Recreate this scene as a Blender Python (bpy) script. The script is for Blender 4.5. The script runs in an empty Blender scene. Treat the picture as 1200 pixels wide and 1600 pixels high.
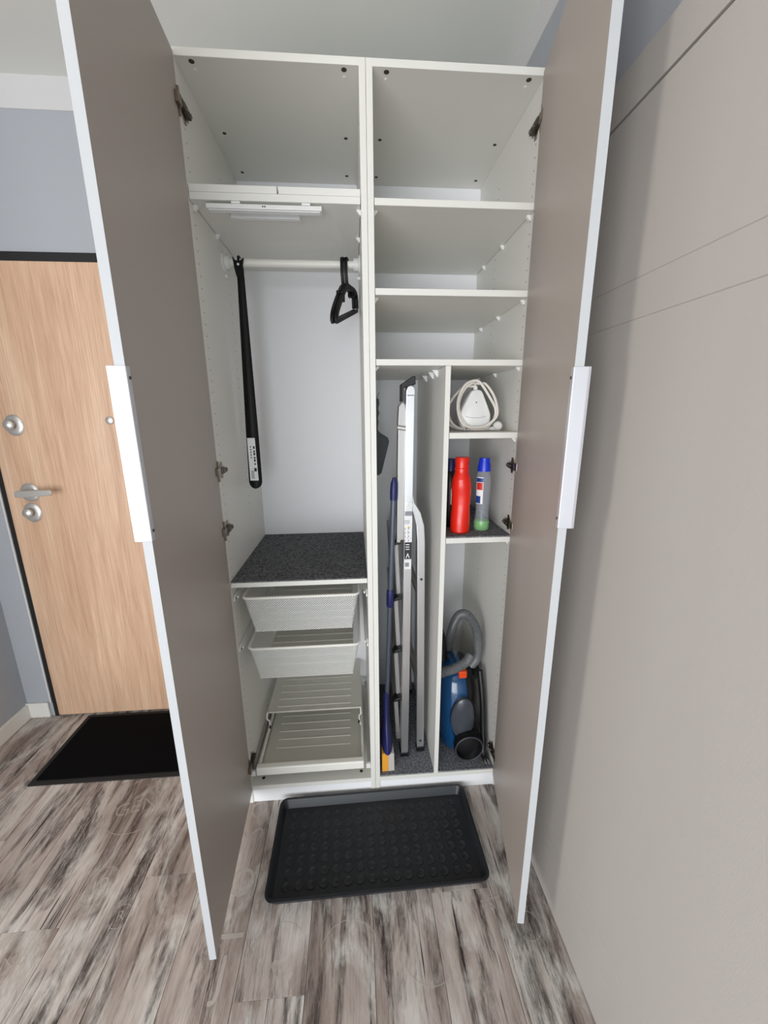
import bpy, bmesh, math, random
from mathutils import Vector, Matrix, Quaternion
random.seed(7)
PI = math.pi
sc = bpy.context.scene
COL = sc.collection

# ------------------------------------------------------------------ camera
CP = (-0.05382, -1.27863, 1.48533)
YAW, PITCH, ROLL, FPX = 0.0737128, -0.243073, -0.00659992, 620.304
cam_d = bpy.data.cameras.new('camera')
cam = bpy.data.objects.new('camera', cam_d); COL.objects.link(cam)
_f = Vector((math.sin(YAW)*math.cos(PITCH), math.cos(YAW)*math.cos(PITCH), math.sin(PITCH)))
_r = Vector((math.cos(YAW), -math.sin(YAW), 0)); _u = _r.cross(_f)
_r2 = math.cos(ROLL)*_r + math.sin(ROLL)*_u; _u2 = -math.sin(ROLL)*_r + math.cos(ROLL)*_u
cam.matrix_world = Matrix(((_r2.x, _u2.x, -_f.x, CP[0]), (_r2.y, _u2.y, -_f.y, CP[1]), (_r2.z, _u2.z, -_f.z, CP[2]), (0, 0, 0, 1)))
cam_d.sensor_fit = 'VERTICAL'; cam_d.sensor_height = 24.0; cam_d.lens = FPX/1600*24.0
cam_d.clip_start = 0.02; cam_d.clip_end = 100
sc.camera = cam

# ------------------------------------------------------------------ world, lights, exposure
W = bpy.data.worlds.new('world'); sc.world = W; W.use_nodes = True
bg = W.node_tree.nodes['Background']; bg.inputs['Color'].default_value = (0.80, 0.90, 1.0, 1); bg.inputs['Strength'].default_value = 0.8
def area(name, loc, target, sx, sy, power, color):
    l = bpy.data.lights.new(name, 'AREA'); l.shape = 'RECTANGLE'; l.size = sx; l.size_y = sy; l.energy = power; l.color = color
    o = bpy.data.objects.new(name, l); COL.objects.link(o); o.location = loc
    o.rotation_euler = (Vector(target)-Vector(loc)).to_track_quat('-Z', 'Y').to_euler()
    return o
area('window_daylight', (-1.40, -3.95, 1.0), (-0.3, 0, 0.7), 3.3, 1.9, 144, (0.97, 0.97, 1.0))
area('balcony_daylight', (-3.95, -2.02, 1.0), (0.4, -0.485, 0.8), 0.55, 1.8, 42, (1.0, 0.95, 0.90))
_l = bpy.data.lights.new('ceiling_lamp', 'POINT'); _l.energy = 2.0; _l.color = (1.0, 0.80, 0.62); _l.shadow_soft_size = 0.10
_o = bpy.data.objects.new('ceiling_lamp', _l); COL.objects.link(_o); _o.location = (-0.78, -0.90, 2.43)
sc.view_settings.view_transform = 'Standard'; sc.view_settings.look = 'None'
sc.view_settings.gamma = 1.0; sc.view_settings.use_curve_mapping = False
sc.view_settings.exposure = 0.0
sc.cycles.max_bounces = 10; sc.cycles.diffuse_bounces = 6; sc.cycles.transparent_max_bounces = 16

# ------------------------------------------------------------------ materials
def lin(c):
    return tuple((x/255/12.92 if x/255 <= 0.04045 else ((x/255+0.055)/1.055)**2.4) for x in c) + (1.0,)
MATS = {}
def mat(name, rgb, rough=0.5, metal=0.0, spec=0.5, noise=0.0, nscale=30, bump=0.0, bscale=200, coat=0.0, emit=None, alpha=None, trans=0.0, stretch=None):
    m = bpy.data.materials.new(name); m.use_nodes = True; MATS[name] = m
    nt = m.node_tree; b = nt.nodes['Principled BSDF']
    b.inputs['Base Color'].default_value = lin(rgb); b.inputs['Roughness'].default_value = rough
    b.inputs['Metallic'].default_value = metal; b.inputs['Specular IOR Level'].default_value = spec
    b.inputs['Coat Weight'].default_value = coat; b.inputs['Transmission Weight'].default_value = trans
    tc = nt.nodes.new('ShaderNodeTexCoord'); mp = nt.nodes.new('ShaderNodeMapping')
    nt.links.new(tc.outputs['Object'], mp.inputs['Vector'])
    if stretch: mp.inputs['Scale'].default_value = stretch
    if noise > 0:
        n = nt.nodes.new('ShaderNodeTexNoise'); n.inputs['Scale'].default_value = nscale; n.inputs['Detail'].default_value = 4
        nt.links.new(mp.outputs['Vector'], n.inputs['Vector'])
        mx = nt.nodes.new('ShaderNodeMix'); mx.data_type = 'RGBA'
        c = lin(rgb)
        mx.inputs['A'].default_value = tuple(max(0, v*(1-noise)) for v in c[:3])+(1,)
        mx.inputs['B'].default_value = tuple(min(1, v*(1+noise)) for v in c[:3])+(1,)
        nt.links.new(n.outputs['Fac'], mx.inputs['Factor']); nt.links.new(mx.outputs['Result'], b.inputs['Base Color'])
    if bump > 0:
        n2 = nt.nodes.new('ShaderNodeTexNoise'); n2.inputs['Scale'].default_value = bscale; n2.inputs['Detail'].default_value = 2
        nt.links.new(mp.outputs['Vector'], n2.inputs['Vector'])
        bp_ = nt.nodes.new('ShaderNodeBump'); bp_.inputs['Strength'].default_value = bump; bp_.inputs['Distance'].default_value = 0.001
        nt.links.new(n2.outputs['Fac'], bp_.inputs['Height']); nt.links.new(bp_.outputs['Normal'], b.inputs['Normal'])
    return m

mat('carcass_white', (226, 225, 219), 0.42, noise=0.02, nscale=6, bump=0.05, bscale=400)
mat('back_white', (240, 239, 242), 0.5, noise=0.015, nscale=3)
mat('edge_white', (245, 246, 248), 0.35, noise=0.01, nscale=8)
mat('door_edge', (184, 187, 190), 0.45, noise=0.01, nscale=8)
mat('door_grey', (172, 162, 155), 0.42, noise=0.02, nscale=3, bump=0.04, bscale=500)
mat('panel_grey', (181, 176, 171), 0.5, noise=0.02, nscale=2, bump=0.15, bscale=160, stretch=(1, 6, 0.6))
mat('alu_white', (198, 198, 204), 0.3, metal=0.25, noise=0.01)
mat('wall_blue', (168, 172, 178), 0.85, noise=0.015, nscale=3, bump=0.15, bscale=180)
mat('wall_room', (138, 138, 140), 0.9, noise=0.02, nscale=3)
mat('wall_white', (208, 207, 207), 0.8, noise=0.01, nscale=3, bump=0.1, bscale=200)
mat('ceiling_white', (224, 225, 220), 0.9, noise=0.01, nscale=2, bump=0.1, bscale=150)
mat('skirting', (226, 224, 218), 0.5, noise=0.01)
mat('black_gloss', (7, 6, 7), 0.45, spec=0.25, noise=0.1, nscale=40)
mat('black_frame', (12, 11, 13), 0.6, noise=0.1)
mat('black_plastic', (20, 20, 22), 0.38, noise=0.1, nscale=60)
mat('rubber', (32, 32, 32), 0.75, noise=0.2, nscale=80, bump=0.3, bscale=300)
mat('nickel', (150, 138, 126), 0.28, metal=0.95, noise=0.15, nscale=120)
mat('dark_metal', (70, 62, 56), 0.35, metal=0.8, noise=0.2, nscale=90)
mat('satin_steel', (214, 211, 207), 0.30, metal=0.75, noise=0.04, nscale=60)
mat('aluminium', (214, 213, 214), 0.30, metal=0.85, noise=0.05, nscale=4, bump=0.05, bscale=90, stretch=(8, 8, 0.4))
mat('alu_dull', (176, 174, 172), 0.42, metal=0.6, noise=0.06, nscale=6)
mat('white_metal', (238, 236, 228), 0.38, noise=0.01)
mat('tray_metal', (214, 212, 202), 0.42, metal=0.15, noise=0.02)
mat('clear_clip', (232, 232, 230), 0.3, noise=0.01)
mat('hole_dark', (58, 52, 44), 0.8, noise=0.1)
mat('hole_soft', (128, 120, 108), 0.8, noise=0.1)
mat('white_plastic', (226, 226, 224), 0.35, noise=0.015, nscale=20)
mat('cable_white', (222, 216, 208), 0.45, noise=0.02, nscale=40)
mat('red_plastic', (226, 34, 14), 0.32, noise=0.04, nscale=20, coat=0.2)
mat('blue_cap', (20, 52, 196), 0.3, noise=0.05, nscale=40)
mat('navy_plastic', (30, 34, 92), 0.4, noise=0.05, nscale=40)
mat('mop_grey', (92, 100, 114), 0.35, metal=0.3, noise=0.04)
mat('orange_fibre', (226, 160, 50), 0.9, noise=0.15, nscale=200, bump=0.6, bscale=500)
mat('grey_fibre', (190, 184, 178), 0.9, noise=0.15, nscale=200, bump=0.6, bscale=500)
mat('pan_grey', (54, 54, 60), 0.5, noise=0.06, nscale=30)
mat('vac_blue', (10, 66, 112), 0.18, noise=0.03, nscale=8, coat=0.6)
mat('vac_grey', (66, 70, 78), 0.3, noise=0.03, nscale=20, coat=0.2)
mat('vac_dark', (17, 17, 20), 0.35, noise=0.05, nscale=20)
mat('hose_grey', (104, 106, 108), 0.35, noise=0.05, nscale=30)
mat('vac_orange', (232, 78, 28), 0.35, noise=0.04, nscale=30)
mat('paper_white', (232, 232, 234), 0.6, noise=0.01)
mat('ink', (40, 40, 44), 0.6, noise=0.05)
mat('ink_grey', (140, 140, 146), 0.6, noise=0.05)
mat('ink_yellow', (214, 196, 70), 0.6, noise=0.05)
mat('tray_rubber', (27, 30, 35), 0.42, noise=0.06, nscale=60, bump=0.12, bscale=500)
mat('tray_dot', (28, 31, 36), 0.42, noise=0.06, nscale=60)
mat('label_red', (206, 44, 40), 0.4, noise=0.03)
mat('label_blue', (30, 60, 130), 0.4, noise=0.03)
mat('green_liquid', (104, 190, 60), 0.2, noise=0.05, nscale=30)
mat('pvc_white', (236, 238, 240), 0.3, noise=0.01)

def glassy(name, rgb, a, rough=0.08, tint=None):
    m = mat(name, rgb, rough); nt = m.node_tree; b = nt.nodes['Principled BSDF']; out = nt.nodes['Material Output']
    t = nt.nodes.new('ShaderNodeBsdfTransparent'); t.inputs['Color'].default_value = tint or lin(tuple(min(255, c+20) for c in rgb))
    mx = nt.nodes.new('ShaderNodeMixShader'); mx.inputs['Fac'].default_value = a
    nt.links.new(t.outputs[0], mx.inputs[1]); nt.links.new(b.outputs[0], mx.inputs[2]); nt.links.new(mx.outputs[0], out.inputs['Surface'])
    return m
glassy('clear_bottle', (206, 212, 222), 0.22, tint=(.97, .98, 1, 1))
glassy('pane_glass', (226, 236, 240), 0.12, 0.02)
glassy('print_faint', (214, 206, 198), 0.26, 0.5, (1, 1, 1, 1))
glassy('print_faint_strong', (218, 212, 204), 0.42, 0.5, (1, 1, 1, 1))

def felt(name, base, light, sc1):
    m = mat(name, base, 0.95, spec=0.1); nt = m.node_tree; b = nt.nodes['Principled BSDF']
    tc = nt.nodes.new('ShaderNodeTexCoord'); n = nt.nodes.new('ShaderNodeTexNoise'); n.inputs['Scale'].default_value = sc1
    n.inputs['Detail'].default_value = 6; n.inputs['Roughness'].default_value = 0.75; nt.links.new(tc.outputs['Object'], n.inputs['Vector'])
    r = nt.nodes.new('ShaderNodeValToRGB'); r.color_ramp.elements[0].position = 0.38; r.color_ramp.elements[1].position = 0.66
    r.color_ramp.elements[0].color = lin(base); r.color_ramp.elements[1].color = lin(light)
    nt.links.new(n.outputs['Fac'], r.inputs['Fac']); nt.links.new(r.outputs['Color'], b.inputs['Base Color'])
    bp_ = nt.nodes.new('ShaderNodeBump'); bp_.inputs['Strength'].default_value = 0.5; bp_.inputs['Distance'].default_value = 0.001
    nt.links.new(n.outputs['Fac'], bp_.inputs['Height']); nt.links.new(bp_.outputs['Normal'], b.inputs['Normal'])
felt('felt_dark', (52, 53, 55), (128, 129, 132), 130)
felt('felt_grey', (66, 69, 74), (150, 152, 158), 130)
felt('mat_black', (5, 5, 7), (14, 13, 15), 260)

def mesh_mat():
    # fine perforated sheet: real see-through holes in a sheet of white metal
    m = mat('perforated_metal', (226, 226, 222), 0.4); nt = m.node_tree; b = nt.nodes['Principled BSDF']; out = nt.nodes['Material Output']
    tc = nt.nodes.new('ShaderNodeTexCoord'); sx = nt.nodes.new('ShaderNodeSeparateXYZ'); nt.links.new(tc.outputs['UV'], sx.inputs[0])
    def mth(op, a, bb=None):
        n = nt.nodes.new('ShaderNodeMath'); n.operation = op
        for i, v in enumerate((a, bb)):
            if v is None: continue
            if isinstance(v, (int, float)): n.inputs[i].default_value = v
            else: nt.links.new(v, n.inputs[i])
        return n.outputs[0]
    P = 2*PI/0.0088
    u = mth('ADD', sx.outputs[0], sx.outputs[1]); v = mth('SUBTRACT', sx.outputs[0], sx.outputs[1])
    s = mth('ADD', mth('SINE', mth('MULTIPLY', u, P)), mth('SINE', mth('MULTIPLY', v, P)))
    hole = mth('GREATER_THAN', s, 0.25)
    t = nt.nodes.new('ShaderNodeBsdfTransparent'); mx = nt.nodes.new('ShaderNodeMixShader')
    nt.links.new(hole, mx.inputs['Fac']); nt.links.new(b.outputs[0], mx.inputs[1]); nt.links.new(t.outputs[0], mx.inputs[2])
    nt.links.new(mx.outputs[0], out.inputs['Surface'])
mesh_mat()

def oak_mat():
    m = mat('oak_veneer', (205, 165, 132), 0.36); nt = m.node_tree; b = nt.nodes['Principled BSDF']
    tc = nt.nodes.new('ShaderNodeTexCoord')
    def nz(scale, sc3, det, rough=0.6, dist=0.0):
        mp = nt.nodes.new('ShaderNodeMapping'); mp.inputs['Scale'].default_value = sc3; nt.links.new(tc.outputs['Object'], mp.inputs['Vector'])
        n = nt.nodes.new('ShaderNodeTexNoise'); n.inputs['Scale'].default_value = scale; n.inputs['Detail'].default_value = det
        n.inputs['Roughness'].default_value = rough; n.inputs['Distortion'].default_value = dist; nt.links.new(mp.outputs['Vector'], n.inputs['Vector']); return n.outputs['Fac']
    a = nz(3.2, (5, 1, 0.35), 5, 0.6, 0.6); c = nz(16, (12, 1, 0.3), 5, 0.7)
    r = nt.nodes.new('ShaderNodeValToRGB'); e = r.color_ramp.elements
    e[0].position = 0.3; e[0].color = lin((196, 158, 130)); e[1].position = 0.72; e[1].color = lin((224, 192, 164))
    k = r.color_ramp.elements.new(0.5); k.color = lin((212, 176, 147))
    nt.links.new(a, r.inputs['Fac'])
    r2 = nt.nodes.new('ShaderNodeValToRGB'); r2.color_ramp.elements[0].position = 0.35; r2.color_ramp.elements[0].color = (0.80, 0.78, 0.76, 1)
    r2.color_ramp.elements[1].position = 0.62; r2.color_ramp.elements[1].color = (1.04, 1.04, 1.04, 1); nt.links.new(c, r2.inputs['Fac'])
    mx = nt.nodes.new('ShaderNodeMix'); mx.data_type = 'RGBA'; mx.blend_type = 'MULTIPLY'; mx.inputs['Factor'].default_value = 1
    nt.links.new(r.outputs['Color'], mx.inputs['A']); nt.links.new(r2.outputs['Color'], mx.inputs['B']); nt.links.new(mx.outputs['Result'], b.inputs['Base Color'])
oak_mat()

def floor_mat():
    m = mat('weathered_laminate', (165, 152, 144), 0.42, spec=0.4); nt = m.node_tree; b = nt.nodes['Principled BSDF']
    tc = nt.nodes.new('ShaderNodeTexCoord'); oi = nt.nodes.new('ShaderNodeObjectInfo')
    cx = nt.nodes.new('ShaderNodeCombineXYZ')
    mu = nt.nodes.new('ShaderNodeMath'); mu.operation = 'MULTIPLY'; mu.inputs[1].default_value = 37.0; nt.links.new(oi.outputs['Random'], mu.inputs[0])
    nt.links.new(mu.outputs[0], cx.inputs['Z']); nt.links.new(mu.outputs[0], cx.inputs['Y'])
    ad = nt.nodes.new('ShaderNodeVectorMath'); ad.operation = 'ADD'
    nt.links.new(tc.outputs['Object'], ad.inputs[0]); nt.links.new(cx.outputs[0], ad.inputs[1])
    def nz(scale, sc3, det, rough=0.6, dist=0.0):
        mp = nt.nodes.new('ShaderNodeMapping'); mp.inputs['Scale'].default_value = sc3; nt.links.new(ad.outputs[0], mp.inputs['Vector'])
        n = nt.nodes.new('ShaderNodeTexNoise'); n.inputs['Scale'].default_value = scale; n.inputs['Detail'].default_value = det
        n.inputs['Roughness'].default_value = rough; n.inputs['Distortion'].default_value = dist; nt.links.new(mp.outputs['Vector'], n.inputs['Vector']); return n.outputs['Fac']
    def ramp(fac, pts):
        r = nt.nodes.new('ShaderNodeValToRGB'); e = r.color_ramp.elements
        e[0].position, e[0].color = pts[0][0], pts[0][1]; e[1].position, e[1].color = pts[-1][0], pts[-1][1]
        for p, c in pts[1:-1]:
            q = e.new(p); q.color = c
        nt.links.new(fac, r.inputs['Fac']); return r.outputs['Color']
    def mix(a, bb, fac, mode='MIX'):
        x = nt.nodes.new('ShaderNodeMix'); x.data_type = 'RGBA'; x.blend_type = mode
        if isinstance(fac, float): x.inputs['Factor'].default_value = fac
        else: nt.links.new(fac, x.inputs['Factor'])
        for k, v in (('A', a), ('B', bb)):
            if isinstance(v, tuple): x.inputs[k].default_value = v
            else: nt.links.new(v, x.inputs[k])
        return x.outputs['Result']
    base = ramp(nz(2.4, (3, 0.8, 1), 5, 0.62, 0.6), [(0.28, lin((122, 108, 102))), (0.42, lin((160, 147, 140))), (0.52, lin((184, 173, 167))), (0.62, lin((202, 195, 190))), (0.74, lin((220, 217, 212)))])
    # strips inside each board, slightly different tones
    sx = nt.nodes.new('ShaderNodeSeparateXYZ'); nt.links.new(tc.outputs['Object'], sx.inputs[0])
    fine = ramp(nz(22, (7, 0.45, 1), 7, 0.8), [(0.30, (0.60, 0.56, 0.54, 1)), (0.45, (0.93, 0.92, 0.91, 1)), (0.66, (1.12, 1.12, 1.12, 1))])
    col = mix(base, fine, 1.0, 'MULTIPLY')
    streak = ramp(nz(3.0, (5.0, 0.62, 1), 7, 0.72, 1.1), [(0.49, (0, 0, 0, 1)), (0.56, (0.65, 0.65, 0.65, 1)), (0.63, (1, 1, 1, 1))])
    grit = ramp(nz(40, (5, 0.5, 1), 6, 0.85), [(0.36, (0, 0, 0, 1)), (0.52, (1, 1, 1, 1))])
    sm = mix(streak, grit, 1.0, 'MULTIPLY')
    col = mix(col, lin((60, 50, 47)), sm)
    crack = ramp(nz(9, (9, 0.22, 1), 3, 0.5, 0.3), [(0.295, (1, 1, 1, 1)), (0.325, (0, 0, 0, 1))])
    col = mix(col, lin((48, 40, 38)), crack)
    pale = ramp(nz(3.6, (2.0, 0.9, 1), 4, 0.6, 1.2), [(0.50, (0, 0, 0, 1)), (0.64, (0.62, 0.62, 0.62, 1))])
    worn = ramp(nz(30, (6, 0.8, 1), 6, 0.8), [(0.34, (0, 0, 0, 1)), (0.56, (1.2, 1.2, 1.2, 1))])
    col = mix(col, lin((218, 216, 211)), mix(pale, worn, 1.0, 'MULTIPLY'))
    nt.links.new(col, b.inputs['Base Color'])
    bp_ = nt.nodes.new('ShaderNodeBump'); bp_.inputs['Strength'].default_value = 0.25; bp_.inputs['Distance'].default_value = 0.001
    bw = nt.nodes.new('ShaderNodeRGBToBW'); nt.links.new(col, bw.inputs[0]); nt.links.new(bw.outputs[0], bp_.inputs['Height']); nt.links.new(bp_.outputs['Normal'], b.inputs['Normal'])
floor_mat()

# ------------------------------------------------------------------ mesh helpers
def BM(): return bmesh.new()
def link(name, bm, m, parent=None, smooth=False, bevel=0.0, seg=2, auto=True):
    me = bpy.data.meshes.new(name); bmesh.ops.recalc_face_normals(bm, faces=bm.faces[:]); bm.to_mesh(me); bm.free()
    for mm in (m if isinstance(m, (list, tuple)) else [m]): me.materials.append(MATS[mm])
    o = bpy.data.objects.new(name, me); COL.objects.link(o)
    if parent: o.parent = parent
    if smooth:
        for p in me.polygons: p.use_smooth = True
        if auto: me.set_sharp_from_angle(angle=math.radians(38))
    if bevel > 0:
        b = o.modifiers.new('bevel', 'BEVEL'); b.width = bevel; b.segments = seg; b.limit_method = 'ANGLE'; b.angle_limit = math.radians(50)
    return o
def box(bm, x0, x1, y0, y1, z0, z1, M=None, mi=0):
    vs = [bm.verts.new((x, y, z)) for x in (x0, x1) for y in (y0, y1) for z in (z0, z1)]
    if M:
        for v in vs: v.co = M @ v.co
    for q in ((0, 1, 3, 2), (4, 6, 7, 5), (0, 4, 5, 1), (2, 3, 7, 6), (0, 2, 6, 4), (1, 5, 7, 3)):
        f = bm.faces.new([vs[i] for i in q]); f.material_index = mi
    return bm
def prism(bm, pts, axis, a, b, M=None, mi=0):
    """polygon pts (2-D) extruded along axis from a to b; x: pts=(y,z) y: pts=(x,z) z: pts=(x,y)"""
    def P(p, t): return Vector({'x': (t, p[0], p[1]), 'y': (p[0], t, p[1]), 'z': (p[0], p[1], t)}[axis])
    A = [bm.verts.new(P(p, a)) for p in pts]; B = [bm.verts.new(P(p, b)) for p in pts]
    if M:
        for v in A+B: v.co = M @ v.co
    fs = [bm.faces.new(A), bm.faces.new(B[::-1])]
    n = len(pts)
    for i in range(n): fs.append(bm.faces.new((A[i], B[i], B[(i+1) % n], A[(i+1) % n])))
    for f in fs: f.material_index = mi
    return bm
def loft(bm, rings, cap=True, close=True, mi=0):
    V = [[bm.verts.new(p) for p in r] for r in rings]
    n = len(V[0])
    for i in range(len(V)-1):
        for j in range(n if close else n-1):
            f = bm.faces.new((V[i][j], V[i+1][j], V[i+1][(j+1) % n], V[i][(j+1) % n])); f.material_index = mi
    if cap:
        for r in (V[0], V[-1]):
            try: bm.faces.new(r).material_index = mi
            except ValueError: pass
    return V
def cyl(bm, p0, p1, r0, r1=None, n=16, mi=0):
    r1 = r0 if r1 is None else r1
    p0, p1 = Vector(p0), Vector(p1); d = (p1-p0).normalized()
    a = d.orthogonal().normalized(); b = d.cross(a)
    R = [[p + (a*math.cos(2*PI*k/n)+b*math.sin(2*PI*k/n))*r for k in range(n)] for p, r in ((p0, r0), (p1, r1))]
    loft(bm, R, mi=mi); return bm
def lathe(bm, prof, c, n=28, axis='z', M=None, mi=0, sx=1.0, sy=1.0):
    """prof = [(r, t)], around axis through c"""
    rings = []
    for r, t in prof:
        r = max(r, 1e-5); ring = []
        for k in range(n):
            u, v = r*math.cos(2*PI*k/n)*sx, r*math.sin(2*PI*k/n)*sy
            p = {'z': (u, v, t), 'y': (u, t, v), 'x': (t, u, v)}[axis]
            p = Vector(p)+Vector(c); ring.append(M @ p if M else p)
        rings.append(ring)
    loft(bm, rings, mi=mi); return bm
def smooth_path(pts, k=8, closed=False):
    pts = [Vector(p) for p in pts]; out = []; n = len(pts)
    rng = range(n) if closed else range(n-1)
    for i in rng:
        g = (lambda j: pts[j % n]) if closed else (lambda j: pts[min(max(j, 0), n-1)])
        p0, p1, p2, p3 = g(i-1), g(i), g(i+1), g(i+2)
        for s in range(k):
            t = s/k
            out.append(0.5*((2*p1)+(p2-p0)*t+(2*p0-5*p1+4*p2-p3)*t*t+(3*p1-p0-3*p2+p3)*t**3))
    if not closed: out.append(pts[-1])
    return out
def tube(bm, pts, r, n=10, closed=False, mi=0, ripple=0.0, flat=1.0):
    pts = [Vector(p) for p in pts]; N = len(pts); rings = []
    t0 = (pts[1]-pts[0]).normalized(); a = t0.orthogonal().normalized()
    for i in range(N):
        if closed: t = (pts[(i+1) % N]-pts[i-1]).normalized()
        else: t = (pts[min(i+1, N-1)]-pts[max(i-1, 0)]).normalized()
        a = (a-t*a.dot(t)).normalized(); b = t.cross(a)
        rr = r(i/(N-1)) if callable(r) else r
        if ripple: rr = rr*(1+(ripple if i % 2 else -ripple))
        rings.append([pts[i]+(a*math.cos(2*PI*k/n)*flat+b*math.sin(2*PI*k/n))*rr for k in range(n)])
    if closed: rings.append(rings[0])
    loft(bm, rings, cap=not closed, mi=mi)
    if closed: bmesh.ops.remove_doubles(bm, verts=bm.verts[:], dist=1e-6)
    return bm
def thing(name, label, cat, loc=(0, 0, 0), group=None, rotz=0):
    o = bpy.data.objects.new(name, None); COL.objects.link(o); o.location = loc; o.rotation_euler = (0, 0, rotz)
    o.empty_display_size = 0.1
    o['label'] = label; o['category'] = cat
    if group: o['group'] = group
    return o
def tag(o, label, cat, group=None):
    o['label'] = label; o['category'] = cat
    if group: o['group'] = group
    return o
def struct(name, bm, m, parent=None, **k):
    o = link(name, bm, m, parent, **k)
    if not parent: o['kind'] = 'structure'
    return o
def mini(txt, size, name, m, M, parent, ext=0.0001, align='CENTER', shear=0):
    c = bpy.data.curves.new(name, 'FONT'); c.body = txt; c.size = size; c.extrude = ext; c.align_x = align; c.align_y = 'CENTER'; c.resolution_u = 3
    t = bpy.data.objects.new(name, c); COL.objects.link(t); bpy.context.view_layer.update()
    me = bpy.data.meshes.new_from_object(t); COL.objects.unlink(t); bpy.data.objects.remove(t)
    me.materials.clear(); me.materials.append(MATS[m]); me.transform(M)
    o = bpy.data.objects.new(name, me); COL.objects.link(o); o.parent = parent; return o

# ------------------------------------------------------------------ room
XL, XR, YB, YF, XF, CH = -1.73, 0.53, 0.565, -4.2, -4.2, 2.668
fl = struct('floor', box(BM(), XF-.1, XR+.1, YF-.1, YB+.1, -0.10, -0.0085), 'weathered_laminate')
# boards, each its own part
PW, PL = 0.187, 1.285
base_bm = BM(); box(base_bm, 0.0006, PW-0.0006, 0.0002, PL-0.0002, -0.008, 0.0)
k0 = int((XF-0.53)/PW)-1
first = None
for i in range(27):
    x1 = XR - i*PW
    if x1 < XF: break
    off = (0.35, 0.92, 0.10, 0.64, 1.12, 0.28, 0.80)[i % 7]
    y = YB-off
    segs = [y] + [y-PL*k for k in range(1, 5)]
    if i == 0: pass
    for j, yy in enumerate([y]+segs[1:]):
        if j == 0 and off < PL:
            bm = BM(); box(bm, 0.0006, PW-0.0006, 0.0002, off-0.0002, -0.008, 0.0)
            o = link('plank', bm, 'weathered_laminate', fl, bevel=0.0006, seg=1); o.location = (x1-PW, y, 0)
        else:
            if yy < YF-PL: continue
            if first is None:
                first = link('plank', base_bm, 'weathered_laminate', fl, bevel=0.0006, seg=1); o = first
            else:
                o = first.copy(); COL.objects.link(o); o.parent = fl
            o.location = (x1-PW, yy, 0)
# faded lettering printed on the boards
def flat(txt, x, y, size, rot, m='print_faint'):
    M = Matrix.Translation((x, y, 0.0004)) @ Matrix.Rotation(rot, 4, 'Z')
    mini(txt, size, 'printed_lettering', m, M, fl, ext=0.0001)
def ring(x, y, r, w, a0=0, a1=2*PI, m='print_faint'):
    bm = BM(); n = 48
    loft(bm, [[(x+(r+d)*math.cos(a0+(a1-a0)*k/n), y+(r+d)*math.sin(a0+(a1-a0)*k/n), z) for d, z in ((0, 0.0003), (w, 0.0003), (w, 0.0005), (0, 0.0005))] for k in range(n+1)], cap=False)
    link('printed_ring', bm, m, fl)
flat('O', -0.449, -0.275, 0.115, PI/2, 'print_faint_strong'); flat('I', -0.447, -0.415, 0.12, PI/2, 'print_faint_strong')
flat('J', -0.45, -0.500, 0.11, 0, 'print_faint_strong'); flat('C', -0.45, -0.63, 0.13, PI, 'print_faint_strong'); flat('S', -0.449, -0.12, 0.10, PI/2)
flat('O', -0.449, -0.03, 0.09, PI/2)
ring(-0.93, 0.03, 0.115, 0.003); flat('GEN', -0.935, 0.02, 0.075, 0.25); flat('RAT', -0.88, 0.075, 0.03, 0.25)
flat('10', -0.915, -0.25, 0.055, 0.3, 'print_faint_strong'); ring(-0.915, -0.25, 0.055, 0.002); ring(-0.80, -0.34, 0.03, 0.002); flat('R', -0.80, -0.34, 0.04, 0.2)
ring(-0.10, -0.49, 0.085, 0.003, 0.3, 2.9); ring(0.125, -0.49, 0.075, 0.003, 3.6, 6.0); ring(0.165, -0.60, 0.06, 0.002, 2.2, 4.2)
ring(-0.30, -0.47, 0.075, 0.002, 0.6, 3.4); flat('8', -0.30, -0.5, 0.06, 0.5)
ring(0.43, -0.46, 0.035, 0.002); flat('EST', 0.34, -0.40, 0.045, 0.15); ring(-1.15, -0.12, 0.09, 0.002, 0.2, 3.0)
flat('POST', -1.22, -0.30, 0.05, 0.4); flat('No 7', -1.02, -0.42, 0.05, 0.3)
flat('PAR', -1.56, 0.33, 0.05, 0.6); flat('BON', -1.62, 0.14, 0.06, 0.5); ring(-1.50, 0.05, 0.05, 0.002)

struct('ceiling', box(BM(), XF-.1, XR+.1, YF-.1, YB+.1, CH, CH+.1), 'ceiling_white')
struct('wall_back', box(BM(), XF-.1, XR+.1, YB, YB+.12, -0.1, CH), 'wall_blue')
struct('wall_left', box(BM(), XL-.12, XL, -0.62, YB, 0, CH), 'wall_blue')
struct('trim_1', box(BM(), XL, XR, YB-.003, YB, 2.566, CH), 'wall_white')
struct('trim_2', box(BM(), XR-.003, XR, YF, YB-.003, 2.566, CH), 'wall_white')
struct('trim_3', box(BM(), XL, XL+.003, -0.62, YB-.003, 2.566, CH), 'wall_white')
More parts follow.
